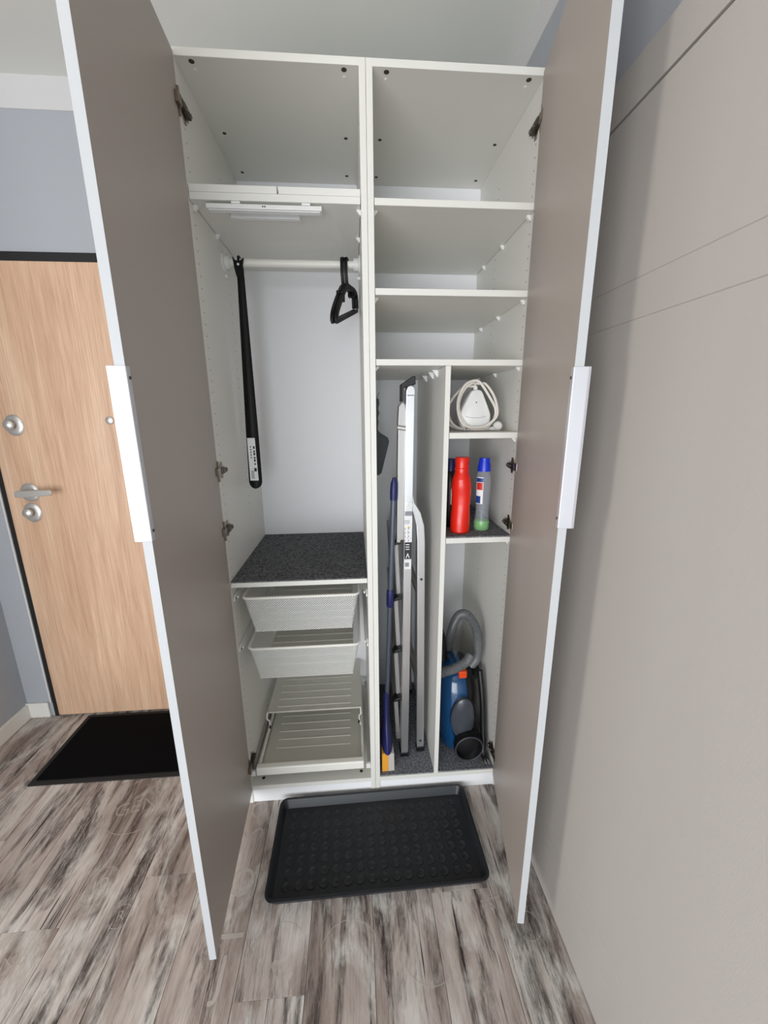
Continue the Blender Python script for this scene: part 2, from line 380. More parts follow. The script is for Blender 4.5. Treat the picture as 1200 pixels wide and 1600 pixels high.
# rear wall with window_1, far left wall with window_2 (the light comes through both)
def wall_with_opening(name, axis, c, t, a0, a1, o0, o1, z0, z1):
    bm = BM()
    def bx(u0, u1, w0, w1):
        if axis == 'x': box(bm, u0, u1, c, c+t, w0, w1)
        else: box(bm, c, c+t, u0, u1, w0, w1)
    bx(a0, o0, 0, CH); bx(o1, a1, 0, CH); bx(o0, o1, 0, z0) if z0 > 0 else None; bx(o0, o1, z1, CH)
    return struct(name, bm, 'wall_room')
wall_with_opening('wall_front', 'x', YF-.12, .12, XF-.1, XR+.1, -3.1, 0.3, 0.0, 2.1)
wall_with_opening('wall_far', 'y', XF-.12, .12, YF, YB, -2.45, -1.65, 0.0, 2.3)
def window(name, axis, c, o0, o1, z0, z1, mull):
    w = bpy.data.objects.new(name, None); COL.objects.link(w); w['kind'] = 'structure'
    bm = BM(); gl = BM(); T = .05
    def bx(b, u0, u1, w0, w1, d0, d1):
        if axis == 'x': box(b, u0, u1, c+d0, c+d1, w0, w1)
        else: box(b, c+d0, c+d1, u0, u1, w0, w1)
    bx(bm, o0, o0+T, z0, z1, -.09, -.02); bx(bm, o1-T, o1, z0, z1, -.09, -.02); bx(bm, o0+T, o1-T, z0, z0+T, -.09, -.02); bx(bm, o0+T, o1-T, z1-T, z1, -.09, -.02)
    for u in mull: bx(bm, u-.03, u+.03, z0+T, z1-T, -.09, -.02)
    link('window_frame', bm, 'pvc_white', w, bevel=.004)
    bx(gl, o0+T, o1-T, z0+T, z1-T, -.058, -.052); link('pane', gl, 'pane_glass', w)
window('window_1', 'x', YF, -3.1, 0.3, 0.0, 2.1, (-1.97, -0.83)); window('window_2', 'y', XF, -2.45, -1.65, 0.0, 2.3, ())
# baseboards
def skirt(name, bm): struct(name, bm, 'skirting', bevel=.003)
skirt('baseboard_back', box(BM(), XL, -1.624, YB-.014, YB, 0.0, .082))
skirt('baseboard_left', box(BM(), XL, XL+.014, -0.62, YB-.014, 0.0, .078))
# right wall, same blue paint as the back wall, with a wide flush sliding door in front of it
struct('wall_right', box(BM(), XR, XR+.12, YF, YB, 0, CH), 'wall_blue')
d2 = bpy.data.objects.new('door_2', None); COL.objects.link(d2); d2['kind'] = 'structure'
XP = 0.512
def grooved(bm, y0, y1, z0, z1, gz):
    pts = [(XP+.016, z0), (XP, z0)]
    for g in sorted(gz): pts += [(XP, g-.0012), (XP+.0016, g), (XP, g+.0012)]
    pts += [(XP, z1), (XP+.016, z1)]
    # profile in x,z extruded along y
    prism(bm, pts, 'y', y0, y1)
grb = BM(); grooved(grb, -1.62, -0.24, 0.008, 2.062, (0.17, 0.25, 1.665, 1.742))
link('door_leaf', grb, 'panel_grey', d2)
link('door_header', box(BM(), XP, XP+.016, -1.62, -0.24, 2.069, 2.152), 'panel_grey', d2, bevel=.0008)
link('painted_gap_shade', box(BM(), XP+.010, XR, -1.60, -0.26, 0.0, 2.13), 'black_frame', d2)  # black sheet behind the leaf; its colour stands in for gap shade
# front door
d1 = bpy.data.objects.new('door_1', None); COL.objects.link(d1); d1['kind'] = 'structure'; d1.location = (-1.095, YB, 0)
link('door_leaf', box(BM(), -.486, .486, -.012, -.001, .008, 2.070), 'oak_veneer', d1, bevel=.0015)
for nm, c in (('door_frame', (-.509, -.4865, 0, 2.104)), ('door_frame', (.4865, .509, 0, 2.104)), ('door_frame', (-.4865, .4865, 2.0715, 2.104))):
    link(nm, box(BM(), c[0], c[1], -.007, -.0002, c[2], c[3]), 'black_frame', d1)
link('frame_bead', box(BM(), -.517, -.5095, -.012, 0, .083, 2.104), 'wall_white', d1)
def rosette(x, z, rw, rh):
    bm = BM(); lathe(bm, [(0, -.020), (.70, -.022), (.86, -.020), (1, -.016), (1, -.0122), (0, -.0122)], (0, 0, 0), 36, 'y')
    for v in bm.verts: v.co = Vector((x+v.co.x*rw, v.co.y, z+v.co.z*rh))
    return link('lock_rosette', bm, 'satin_steel', d1, smooth=True)
for x, z in ((-.392, 1.068), (-.388, 1.447)):
    rs = rosette(x, z, .038, .044)
    bm = BM(); lathe(bm, [(0, -.050), (.013, -.049), (.020, -.043), (.020, -.036), (.012, -.031), (.013, -.0222), (0, -.0222)], (x-.004, 0, z+.002), 24, 'y')
    link('turn_knob', bm, 'satin_steel', rs, smooth=True)
rs = rosette(-.385, 1.158, .040, .041)
bm = BM(); cyl(bm, (-.385, -.022, 1.158), (-.385, -.068, 1.162), .010)
link('spindle', bm, 'satin_steel', rs, smooth=True)
bm = BM(); prism(bm, [(-.402, 1.148), (-.390, 1.147), (-.262, 1.153), (-.254, 1.158), (-.254, 1.174), (-.262, 1.178), (-.390, 1.176), (-.402, 1.173)], 'y', -.078, -.066)
link('lever_handle', bm, 'satin_steel', rs, bevel=.002, smooth=True)
bm = BM(); lathe(bm, [(0, -.022), (.010, -.022), (.0165, -.018), (.0165, -.0122), (0, -.0122)], (0, 0, 1.464), 24, 'y'); link('peephole', bm, 'satin_steel', d1, smooth=True)

# ------------------------------------------------------------------ wardrobe cabinets
T = .018; HT = 2.380; ZB = .062; DB = .556; FD = 0.0
def pin_holes(parent, x, s, cols, zs, r=.0024):
    bm = BM()
    for y in cols:
        for z in zs: cyl(bm, (x, y, z), (x+s*.0003, y, z), r, n=6)
    o = link('pin_holes', bm, 'hole_soft', parent); o['kind'] = 'stuff'; return o
def cabinet(x0, x1, label, group='tall white wardrobe cabinets'):
    xm = (x0+x1)/2
    c = thing('wardrobe_cabinet', label, 'wardrobe', (xm, 0, 0), group)
    w = (x1-x0)/2
    link('side_panel', box(BM(), -w+.0004, -w+T, FD, DB+.003, 0.0, HT), 'carcass_white', c, bevel=.0006, seg=1)
    link('side_panel', box(BM(), w-T, w-.0004, FD, DB+.003, 0.0, HT), 'carcass_white', c, bevel=.0006, seg=1)
    link('top_panel', box(BM(), -w+T, w-T, FD, DB, HT-T, HT), 'carcass_white', c, bevel=.0006, seg=1)
    link('bottom_panel', box(BM(), -w+T, w-T, FD, DB, ZB, ZB+T), 'carcass_white', c, bevel=.0006, seg=1)
    link('back_panel', box(BM(), -w+T, w-T, DB, DB+.0032, ZB+T, HT-T), 'back_white', c)
    link('plinth', box(BM(), -w+T, w-T, .004, .022, 0.0, ZB-.001), 'edge_white', c, bevel=.0006, seg=1)
    zs = [ZB+.05+.032*k for k in range(int((HT-.12-ZB)/.032))]
    pin_holes(c, -w+T, 1, (.030, .330), zs); pin_holes(c, w-T, -1, (.030, .330), zs)
    bm = BM(); bw = BM()
    for sx in (-1, 1):
        for y in (.016, .285, .498):
            cyl(bm, (sx*.194, y, HT-T), (sx*.194, y, HT-T-.0006), .0072 if y < .1 else .006, n=16)
        cyl(bm, (sx*.194, .034, ZB+T), (sx*.194, .034, ZB+T+.0006), .0065, n=16)
        cyl(bw, (sx*.194, .040, HT-T), (sx*.194, .040, HT-T-.001), .0040, n=12)
    o = link('fitting_hole', bm, 'hole_dark', c); o['kind'] = 'stuff'
    o = link('dowel_cap', bw, 'edge_white', c); o['kind'] = 'stuff'
    return c
cl = cabinet(-.5, 0, 'left white wardrobe cabinet with hanging rail, grey door, mesh baskets and shoe rack')
cr = cabinet(0, .5, 'right white wardrobe cabinet with narrow shelves, grey door and tall ladder compartment')
CLX, CRX = -.25, .25
def shelf(c, cx, x0, x1, z, y0=.001, d=DB-.002, t=T, name='shelf', m='carcass_white'):
    return link(name, box(BM(), x0-cx+.0016, x1-cx-.0016, y0, d, z-t, z), m, c, bevel=.0006, seg=1)
def pin(c, cx, x, s, y, z):
    bm = BM(); prism(bm, [(x-cx, z-.0005), (x-cx+s*.012, z-.0005), (x-cx+s*.012, z-.004), (x-cx+s*.003, z-.014), (x-cx, z-.014)], 'y', y-.005, y+.005)
    link('shelf_pin', bm, 'clear_clip', c)
# left: two stacked shelves with a line between them
LX0, LX1 = -.482, -.018
shelf(cl, CLX, LX0, LX1, 2.0690)
shelf(cl, CLX, LX0, -.2455, 2.0875, t=.018, d=.5); shelf(cl, CLX, -.2445, LX1, 2.0875, t=.018, d=.5)
for y in (.035, .22, .42):
    pin(cl, CLX, LX0, 1, y, 2.051); pin(cl, CLX, LX1, -1, y, 2.051)
shelf(cl, CLX, LX0, LX1, .931, t=.0165)
# hanging rail
bm = BM(); cyl(bm, (LX0-CLX+.010, .28, 1.990), (LX1-CLX-.010, .28, 1.990), .0125, n=24)
rail = link('hanging_rail', bm, 'white_metal', cl, smooth=True)
for x, s in ((LX0, 1), (LX1, -1)):
    bm = BM(); lathe(bm, [(0, 0), (.030, 0), (.030, s*.004), (.021, s*.006), (.021, s*.022), (.0, s*.022)], (x-CLX, .28, 1.990), 28, 'x')
    link('rail_bracket', bm, 'white_plastic', rail, smooth=True)
    bm = BM(); cyl(bm, (x-CLX, .28, 1.948), (x-CLX+s*.010, .28, 1.948), .006, n=12); link('screw', bm, 'white_plastic', rail, smooth=True)
# right: shelves
RX0, RX1 = .018, .482
for z in (2.0684, 1.8411, 1.6459):
    shelf(cr, CRX, RX0, RX1, z)
    for y in (.035, .25, .45): pin(cr, CRX, RX0, 1, y, z-T); pin(cr, CRX, RX1, -1, y, z-T)
DX0, DX1 = .2355, .2520
link('divider_panel', box(BM(), DX0-CRX, DX1-CRX, .002, DB-.002, ZB+T, 1.6274), 'carcass_white', cr, bevel=.0006, seg=1)
for z in (1.4235, 1.0680):
    shelf(cr, CRX, DX1, RX1, z, t=.0185)
    for y in (.03, .45): pin(cr, CRX, RX1, -1, y, z-.0185)
for y, k in ((.33, 1), (.20, 2), (.125, 3)):
    bm = BM(); prism(bm, [(DX0-CRX-.020, 1.6268), (DX0-CRX-.0003, 1.6268), (DX0-CRX-.0003, 1.604), (DX0-CRX-.004, 1.605)], 'y', y-.007, y+.007)
    link('corner_clip', bm, 'clear_clip', cr)

# hinges: cross shaped plate on the side, arm and cup flange on the door
def hinge(c, cx, x, s, z, tilt=0):
    h = link('hinge', prism(BM(), [(.016, z-.010), (.026, z-.026), (.038, z-.026), (.041, z-.008), (.056, z-.010), (.056, z+.010), (.041, z+.008), (.038, z+.026), (.026, z+.026), (.016, z+.010)], 'x', x-cx, x-cx+s*.0025), 'nickel', c)
    bm = BM(); prism(bm, [(-.008, z-.008), (.012, z-.010), (.052, z-.007), (.052, z+.007), (.012, z+.010), (-.008, z+.008)], 'x', x-cx+s*.003, x-cx+s*.013)
    link('hinge_arm', bm, 'dark_metal', h, bevel=.001)
    bm = BM(); cyl(bm, (x-cx+s*.013, .046, z), (x-cx+s*.016, .046, z), .005, n=12); cyl(bm, (x-cx+s*.013, .022, z), (x-cx+s*.015, .022, z), .004, n=12)
    link('screw', bm, 'nickel', h)
    bm = BM(); prism(bm, [(-.012, z-.032), (-.007, z-.032), (-.007, z+.032), (-.012, z+.032)], 'x', x-cx-s*.001, x-cx+s*.008)
    box(bm, min(x-cx+s*.002, x-cx+s*.012), max(x-cx+s*.002, x-cx+s*.012), -.030, -.006, z-.012, z+.012)
    link('hinge_cup', bm, 'nickel', h, bevel=.001)
for z in (2.262, 1.312, 1.118, .180): hinge(cl, CLX, LX0, 1, z)
for z in (2.262, 1.312, 1.112, .155): hinge(cr, CRX, RX1, -1, z)

# doors, in a frame whose +u runs from hinge to free edge (towards the camera)
def wardrobe_door(c, cx, hx, fx, fy, outer, hz0, hz1):
    """hx: inner face x at hinge (y=-0.004); (fx, fy): inner face at the free edge; outer: -1 / +1 side of outer face"""
    h = Vector((hx-cx, -.004)); f = Vector((fx-cx, fy)); d = (f-h); L = d.length; a = math.atan2(d.y, d.x)
    M = Matrix.Translation((h.x, h.y, 0)) @ Matrix.Rotation(a, 4, 'Z')      # local x along the leaf; local y: inner/outer
    so = 1 if Vector((-d.y, d.x)).x*outer > 0 else -1
    Z0, Z1 = .060, 2.368; t = .018
    def bx(bm, u0, u1, v0, v1, z0, z1): box(bm, u0, u1, min(so*v0, so*v1), max(so*v0, so*v1), z0, z1)
    bm = BM(); bx(bm, 0, L-.0008, 0, t, Z0, Z1)
    dr = link('door', bm, 'door_grey', c, bevel=.0005, seg=1); dr.matrix_basis = M
    bm = BM(); bx(bm, L-.0008, L, 0, t, Z0, Z1); link('edge_band', bm, 'door_edge', dr)
    # aluminium profile handle wrapping the free edge
    pts = [(L-.012, -.0022), (L+.0015, -.0022), (L+.0030, -.001), (L+.0030, .026), (L+.0010, .0315), (L-.004, .0335), (L-.010, .0335), (L-.010, .031), (L-.004, .031), (L-.0005, .0275), (L+.0006, .0205), (L+.0006, -.0003), (L-.012, -.0003)]
    bm = BM(); prism(bm, [(p[0], so*p[1]) for p in pts], 'z', hz0, hz1)
    hd = link('handle', bm, 'alu_white', dr, bevel=.0008)
    for z in (hz0+.02, hz1-.02):
        bm = BM(); cyl(bm, (L-.007, so*-.0022, z), (L-.007, so*-.0036, z), .003, n=12); link('screw', bm, 'dark_metal', hd)
    return dr
wardrobe_door(cl, CLX, -.4815, -.457, -.497, -1, 1.243, 1.571)
wardrobe_door(cr, CRX, .4760, .3815, -.485, 1, 1.243, 1.572)

# ------------------------------------------------------------------ pull-out mesh baskets and shoe rack (parts of the left cabinet)
def basket(y0, zt, h, dx0, dx1):
    x0, x1 = -.456-CLX+dx0, -.046-CLX+dx1; y1 = .535; ins = .030
    bm = BM()
    R = .02
    def rr(xa, xb, ya, yb, z, r, n=5):
        out = []
        for cx_, cy_, a0 in ((xb-r, ya+r, -PI/2), (xb-r, yb-r, 0), (xa+r, yb-r, PI/2), (xa+r, ya+r, PI)):
            for k in range(n+1): out.append(Vector((cx_+r*math.cos(a0+PI/2*k/n), cy_+r*math.sin(a0+PI/2*k/n), z)))
        return out
    top = rr(x0+.004, x1-.004, y0+.004, y1-.004, zt, R); bot = rr(x0+ins, x1-ins, y0+ins, y1-ins, zt-h, .006)
    uv = None
    V = loft(bm, [top, bot], cap=False)
    uv = bm.loops.layers.uv.new('UVMap')
    for f in bm.faces:
        n = f.normal if f.normal.length else Vector((0, 0, 1)); f.normal_update(); n = f.normal
        for l in f.loops:
            c = l.vert.co
            l[uv].uv = (c.x, c.z) if abs(n.y) > abs(n.x) else (c.y, c.z)
    b = link('mesh_basket', bm, 'perforated_metal', cl)
    bm = BM(); tube(bm, rr(x0+.004, x1-.004, y0+.004, y1-.004, zt, R), .0050, 8, closed=True); link('basket_rim', bm, 'white_metal', b, smooth=True, auto=False)
    # pressed bottom with ribs across
    bm = BM(); prof = []
    y = y0+ins; prof.append((y, zt-h))
    for k in range(7):
        yy = y0+.11+k*.052
        prof += [(yy-.006, zt-h), (yy-.002, zt-h+.003), (yy+.002, zt-h+.003), (yy+.006, zt-h)]
    prof.append((y1-ins, zt-h)); prof += [(p[0], p[1]-.0012) for p in prof[::-1]]
    prism(bm, prof, 'x', x0+ins, x1-ins); link('basket_bottom', bm, 'white_metal', b)
    for s, xx in ((1, LX0-CLX), (-1, LX1-CLX)):
        bm = BM(); prism(bm, [(.012, zt-.008), (.50, zt-.008), (.50, zt+.012), (.03, zt+.012), (.012, zt+.002)], 'x', xx+s*.001, xx+s*.006)
        prism(bm, [(.03, zt-.004), (.48, zt-.004), (.48, zt+.004), (.03, zt+.004)], 'x', xx+s*.006, xx+s*.014)
        link('runner', bm, 'white_plastic', b, bevel=.001)
        bm = BM(); cyl(bm, (xx+s*.006, .028, zt-.001), (xx+s*.008, .028, zt-.001), .004, n=10); link('screw', bm, 'hole_dark', b)
basket(.012, .866, .142, 0, 0)
basket(.012, .668, .138, .002, -.002)
# shoe rack: low tray with a thick front bar and a raised rear plate
rk = link('shoe_rack', box(BM(), -.462-CLX, -.044-CLX, .002, .028, .124, .160), 'white_metal', cl, bevel=.005)
def ribbed(name, z, y0, y1, xa, xb, ribs):
    bm = BM(); prism(bm, [(y0, z-.004), (y0, z+.0028), (y0+.003, z+.0028), (y0+.004, z), (y1, z), (y1, z-.0015), (y0+.004, z-.0015), (y0+.004, z-.004)], 'x', xa-CLX, xb-CLX)
    t = link(name, bm, 'tray_metal', rk)
    for yy in ribs:
        bm = BM(); prism(bm, [(yy-.0045, z+.0001), (yy-.0015, z+.0024), (yy+.0015, z+.0024), (yy+.0045, z+.0001)], 'x', xa-CLX+.040, xb-CLX-.045); link('rib', bm, 'tray_metal', t)
ribbed('lower_tray', .122, .028, .52, -.450, -.054, (.135, .180, .224, .270, .315, .36, .405))
ribbed('upper_tray', .250, .193, .535, -.450, -.050, (.226, .272, .317, .362, .405, .45, .495))
for x in (-.456, -.048):
    bm = BM(); cyl(bm, (x-CLX, .02, .140), (x-CLX, .53, .140), .006, n=12); link('side_bar', bm, 'white_metal', rk, smooth=True)
    s = 1 if x < -.2 else -1
    bm = BM(); tube(bm, smooth_path([(x-CLX+s*.006, .196, .247), (x-CLX+s*.004, .186, .225), (x-CLX+s*.012, .194, .205), (x-CLX+s*.006, .205, .15)], 5), .003, 8); link('bracket', bm, 'white_metal', rk, smooth=True)
    bm = BM(); cyl(bm, (x-CLX+s*.012, .198, .178), (x-CLX+s*.014, .186, .178), .004, n=10); link('screw', bm, 'dark_metal', rk)
    xx = (LX0 if s > 0 else LX1)-CLX
    bm = BM(); box(bm, min(xx+s*.001, xx+s*.012), max(xx+s*.001, xx+s*.012), .010, .50, .128, .150); link('runner', bm, 'alu_dull', rk)
    bm = BM(); box(bm, min(xx+s*.001, xx+s*.018), max(xx+s*.001, xx+s*.018), .003, .012, .124, .146); link('runner_stop', bm, 'white_plastic', rk, bevel=.001)

# ------------------------------------------------------------------ felt liners (lie on shelves)
tag(link('felt_liner', box(BM(), LX0+.001, LX1-.001, .004, .550, .9312, .9352), 'felt_dark'), 'dark charcoal felt liner on the wide shelf under the hanging rail', 'liner')
tag(link('felt_liner', box(BM(), RX0+.001, DX0-.001, .004, .550, ZB+T+.0002, ZB+T+.0042), 'felt_grey'), 'grey felt liner on the cabinet bottom under the ladder', 'liner')
tag(link('felt_liner', box(BM(), DX1+.001, RX1-.001, .004, .550, ZB+T+.0002, ZB+T+.0042), 'felt_grey'), 'grey felt liner on the cabinet bottom under the vacuum cleaner', 'liner')
tag(link('felt_liner', box(BM(), DX1+.001, RX1-.001, .004, .550, 1.0682, 1.0722), 'felt_grey'), 'grey felt liner on the small shelf under the cleaning bottles', 'liner')

# ------------------------------------------------------------------ lights under the double shelf
lb = thing('light_bar', 'long white light bar clipped under the shelf, nearest the front', 'lamp', (-.285, -.0, 2.050))
link('bar_body', box(BM(), -.156, .158, .004, .034, -.0165, -.0045), 'white_plastic', lb, bevel=.002)
link('diffuser', box(BM(), -.150, .152, .010, .028, -.0185, -.0166), 'pvc_white', lb)
for x in (-.075, .115):
    link('clip', box(BM(), x-.012, x+.012, .002, .036, -.0046, .0006), 'clear_clip', lb, bevel=.001)
bm = BM(); cyl(bm, (-.003, .0038, -.0105), (-.003, .0025, -.0105), .0018, n=10); cyl(bm, (.003, .0038, -.0105), (.003, .0025, -.0105), .0018, n=10); link('sensor', bm, 'ink', lb)
ls = thing('light_strip', 'short thin white strip fixed behind the light bar under the shelf', 'lamp', (-.295, .080, 2.050))
link('strip_body', box(BM(), -.099, .099, -.008, .008, -.010, .0006), 'pvc_white', ls, bevel=.001)
bm = BM(); cyl(bm, (-.075, 0, -.010), (-.075, 0, -.0125), .004, n=12); link('screw', bm, 'white_plastic', ls)

# ------------------------------------------------------------------ shoehorn on the rail
sh = thing('shoehorn', 'long black shoehorn hanging from the left end of the rail', 'shoehorn', (-.432, .28, 1.90))
bm = BM(); rings = []; N = 40
for k in range(N+1):
    t = (k/N)**1.0 if k > 12 else (k/12)**2*(12/N); z = -.692+.737*t
    w = .0270*(1-t)+.0118*t if t > .28 else .0270*.72+.0118*.28+.0022*(1-t/.28)
    if z < -.692+.026: w *= math.sqrt(max(0.004, 1-((-.692+.026-z)/.026)**2))
    xc = -.003+.010*t; cu = .010*(w/.027)
    rings.append([Vector((xc+w*u, -.0225+cu*u*u, z)) for u in [-1+2*j/8 for j in range(9)]]+[Vector((xc+w*u, -.0200+cu*u*u, z)) for u in [1-2*j/8 for j in range(9)]])
loft(bm, rings)
link('shaft', bm, 'black_gloss', sh, smooth=True)
bm = BM(); prism(bm, [(-.006, .040), (.018, .040), (.019, .060), (.017, .078), (.022, .100), (.013, .092), (.003, .088), (-.006, .092), (-.016, .103), (-.013, .085), (-.012, .070)], 'y', -.0235, -.0135); link('horn_fork', bm, 'black_gloss', sh, bevel=.002)
bm = BM(); cyl(bm, (.003, -.0245, .078), (.003, -.0236, .078), .0040, n=14); link('eyelet', bm, 'pvc_white', sh)
bm = BM(); tube(bm, smooth_path([(.003, -.0175, .090), (.003, -.015, .103), (.003, -.002, .1075), (.003, .014, .104), (.003, .0185, .090), (.003, .018, .078)], 5), .0036, 10)
link('hook', bm, 'black_gloss', sh, smooth=True)
lbm = BM(); prism(lbm, [(-.019, -.660), (.012, -.660), (.010, -.500), (-.018, -.500)], 'y', -.0242, -.0238)
lab = link('sticker', lbm, 'paper_white', sh)
bm = BM()
for k in range(6): box(bm, .001, .007, -.0245, -.0243, -.60+k*.012, -.60+k*.012+.006+.004*(k % 2))
for k in range(5): box(bm, -.010, -.006, -.0245, -.0243, -.575+k*.010, -.57+k*.010)
box(bm, -.001, .008, -.0245, -.0243, -.625, -.612)
for k in range(9): box(bm, -.013, -.002, -.0245, -.0243, -.652+k*.0035, -.6505+k*.0035)
link('printed_text', bm, 'ink', lab)

# ------------------------------------------------------------------ hangers, seen from the end
def band(bm, pts, w, hx):
    P_ = [Vector(p) for p in pts]; A = []; B = []
    for i, p in enumerate(P_):
        d = (P_[min(i+1, len(P_)-1)]-P_[max(i-1, 0)]).normalized(); n = Vector((-d.y, d.x))
        A.append(p+n*w/2); B.append(p-n*w/2)
    V = [[bm.verts.new((x, q[0], q[1])) for q, x in ((A[i], -hx), (A[i], hx), (B[i], hx), (B[i], -hx))] for i in range(len(P_))]
    for i in range(len(V)-1):
        for j in range(4): bm.faces.new((V[i][j], V[i][(j+1) % 4], V[i+1][(j+1) % 4], V[i+1][j]))
    bm.faces.new(V[0]); bm.faces.new(V[-1][::-1]); return bm
def sp2(pts, k=5): return [(v.x, v.y) for v in smooth_path([(p[0], p[1], 0) for p in pts], k)]
def hanger(x, yaw, label):
    h = thing('coat_hanger', label, 'hanger', (x, .28, 1.990), 'black plastic hangers on the rail', yaw)
    hk = [(.0165, -.004), (.0165, .008), (.010, .0165), (0, .0175), (-.011, .0165), (-.0175, .004), (-.0175, -.028), (-.012, -.050), (-.002, -.070)]
    link('hook', band(BM(), sp2(hk), .0085, .0056), 'black_gloss', h, bevel=.0015)
    link('shoulder', band(BM(), sp2([(.010, -.068), (-.03, -.080), (-.10, -.128), (-.165, -.180), (-.186, -.205), (-.188, -.222)]), .016, .0055), 'black_gloss', h, bevel=.002)
    link('shoulder', band(BM(), sp2([(-.010, -.068), (.05, -.060), (.12, -.050), (.165, -.052), (.180, -.064), (.184, -.098)]), .018, .0055), 'black_gloss', h, bevel=.002)
    link('trouser_bar', band(BM(), [(-.190, -.222), (.185, -.105)], .012, .0050), 'black_gloss', h, bevel=.002)
    link('strap_notch', box(BM(), -.0062, .0062, -.095, -.075, -.138, -.105), 'black_gloss', h, bevel=.002)
    link('strap_notch', box(BM(), -.0062, .0062, .100, .120, -.076, -.050), 'black_gloss', h, bevel=.002)
hanger(-.0635, math.radians(-11), 'black plastic coat hanger on the rail, the one nearest the centre partition')
hanger(-.0765, math.radians(-11), 'black plastic coat hanger on the rail, the one nearer the shoehorn')

# ------------------------------------------------------------------ dustpan hung on the centre partition
dp = thing('dustpan', 'dark grey dustpan hanging at the top left of the ladder compartment', 'dustpan', (.0185, .30, 1.54))
bm = BM(); prism(bm, [(.001, .0), (.026, .0), (.0275, -.020), (.0235, -.035), (.027, -.052), (.0225, -.070), (.024, -.088), (.021, -.108), (.023, -.122), (.002, -.122)], 'y', -.020, .006)
link('grip', bm, 'black_plastic', dp, bevel=.002)
bm = BM(); prism(bm, [(.002, -.120), (.022, -.118), (.032, -.130), (.060, -.146), (.0645, -.160), (.034, -.282), (.024, -.291), (.002, -.291)], 'y', -.024, .10)
link('pan', bm, 'pan_grey', dp, bevel=.003)
bm = BM(); tube(bm, smooth_path([(.018, -.006, -.004), (.021, -.006, .010), (.028, -.006, .024), (.022, -.006, .012), (.020, -.006, -.004)], 4), .0008, 6); link('hanging_loop', bm, 'black_plastic', dp)

# ------------------------------------------------------------------ broom
br = thing('broom', 'broom with grey pole and navy head standing left of the ladder', 'broom', (.052, .100, ZB+T+.0045))
P0 = Vector((.0, 0, .20)); P1 = Vector((.032, -.004, 1.165))
def along(t): return P0+(P1-P0)*t
bm = BM(); cyl(bm, along(0), along(.56), .0085, n=16); link('lower_pole', bm, 'mop_grey', br, smooth=True)
bm = BM(); cyl(bm, along(.54), along(.97), .0100, n=16); link('upper_pole', bm, 'mop_grey', br, smooth=True)
bm = BM(); d = (P1-P0).normalized(); q = d.to_track_quat('Z', 'Y').to_matrix().to_4x4()
lathe(bm, [(0, 0), (.012, 0), (.0140, .008), (.0145, .060), (.0125, .070), (0, .070)], (0, 0, 0), 20, M=Matrix.Translation(along(.505)) @ q); link('clamp_sleeve', bm, 'navy_plastic', br, smooth=True)
bm = BM(); lathe(bm, [(0, 0), (.0125, 0), (.0135, .03), (.0120, .06), (.006, .080), (0, .081)], (0, 0, 0), 20, M=Matrix.Translation(along(.935)) @ q); link('end_cap', bm, 'navy_plastic', br, smooth=True)
bm = BM()
rings = []
for z, hw, hd, cxx in ((.31, .010, .010, .001), (.27, .013, .014, .0), (.22, .013, .022, -.001), (.16, .017, .045, -.002), (.10, .024, .085, -.001), (.085, .026, .090, -.001)):
    rings.append([Vector((cxx+hw*math.cos(2*PI*k/20), hd*math.sin(2*PI*k/20)*.98, z)) for k in range(20)])
loft(bm, rings); link('head', bm, 'navy_plastic', br, smooth=True)
for m_, xa, xb in (('orange_fibre', -.024, .001), ('grey_fibre', .001, .024)):
    bm = BM()
    for i in range(9):
        y = -.072+i*.018
        prism(bm, [(xa, .086), (xb, .086), (xb+.002*(1 if xb > .01 else 0), .002), (xa, .0005)], 'y', y-.0085, y+.0085)
    o = link('bristles', bm, m_, br, bevel=.001); o['kind'] = 'stuff'
    if m_ == 'orange_fibre': o['label'] = 'orange bristle row'
    else: o['label'] = 'pale grey bristle row'

# ------------------------------------------------------------------ folded step ladder
ZF = ZB+T+.0045
ld = thing('step_ladder', 'folded aluminium step ladder standing in the tall compartment', 'ladder', (.127, .30, ZF))
yN, yFr = -.185, .185          # near and far rails (in depth)
def stile(xb, xt, z0, z1, y, w, dpt, m='aluminium', name='stile'):
    bm = BM(); prism(bm, [(xb-w/2, z0), (xb+w/2, z0), (xt+w/2, z1), (xt-w/2, z1)], 'y', y-dpt/2, y+dpt/2)
    return link(name, bm, m, ld, bevel=.002)
near = stile(.000, .011, .018, 1.462, yN, .029, .060)
# rounded tops of the rails over a hinge tube
def topcap(y):
    pts = [(-.004, 1.455), (.026, 1.455), (.028, 1.470), (.0245, 1.486), (.014, 1.492), (.002, 1.488), (-.003, 1.476)]
    bm = BM(); prism(bm, pts, 'y', y-.030, y+.030); link('rail_end', bm, 'aluminium', ld, bevel=.003)
topcap(yN)
stile(.000, .006, .018, .94, yFr, .029, .060)
# platform frame folded up on the left of the rails
bm = BM(); prism(bm, [(-.0325, .94), (-.0065, .94), (.0, 1.40), (-.004, 1.432), (-.014, 1.440), (-.026, 1.425), (-.0285, 1.38)], 'y', yN-.015, yN+.030)
pf = link('platform_frame', bm, 'alu_dull', ld, bevel=.003)
bm = BM(); box(bm, -.020, -.006, yN+.0305, yN+.09, 1.0, 1.36); link('platform', bm, 'alu_dull', pf, bevel=.002)
bm = BM(); cyl(bm, (-.032, yN-.018, 1.355), (.0, yN-.018, 1.350), .008, n=14); link('hinge_pin', bm, 'satin_steel', pf, smooth=True)
bm = BM(); cyl(bm, (-.014, yN-.02, .945), (-.014, yN+.02, .945), .007, n=12); link('rivet', bm, 'dark_metal', pf)
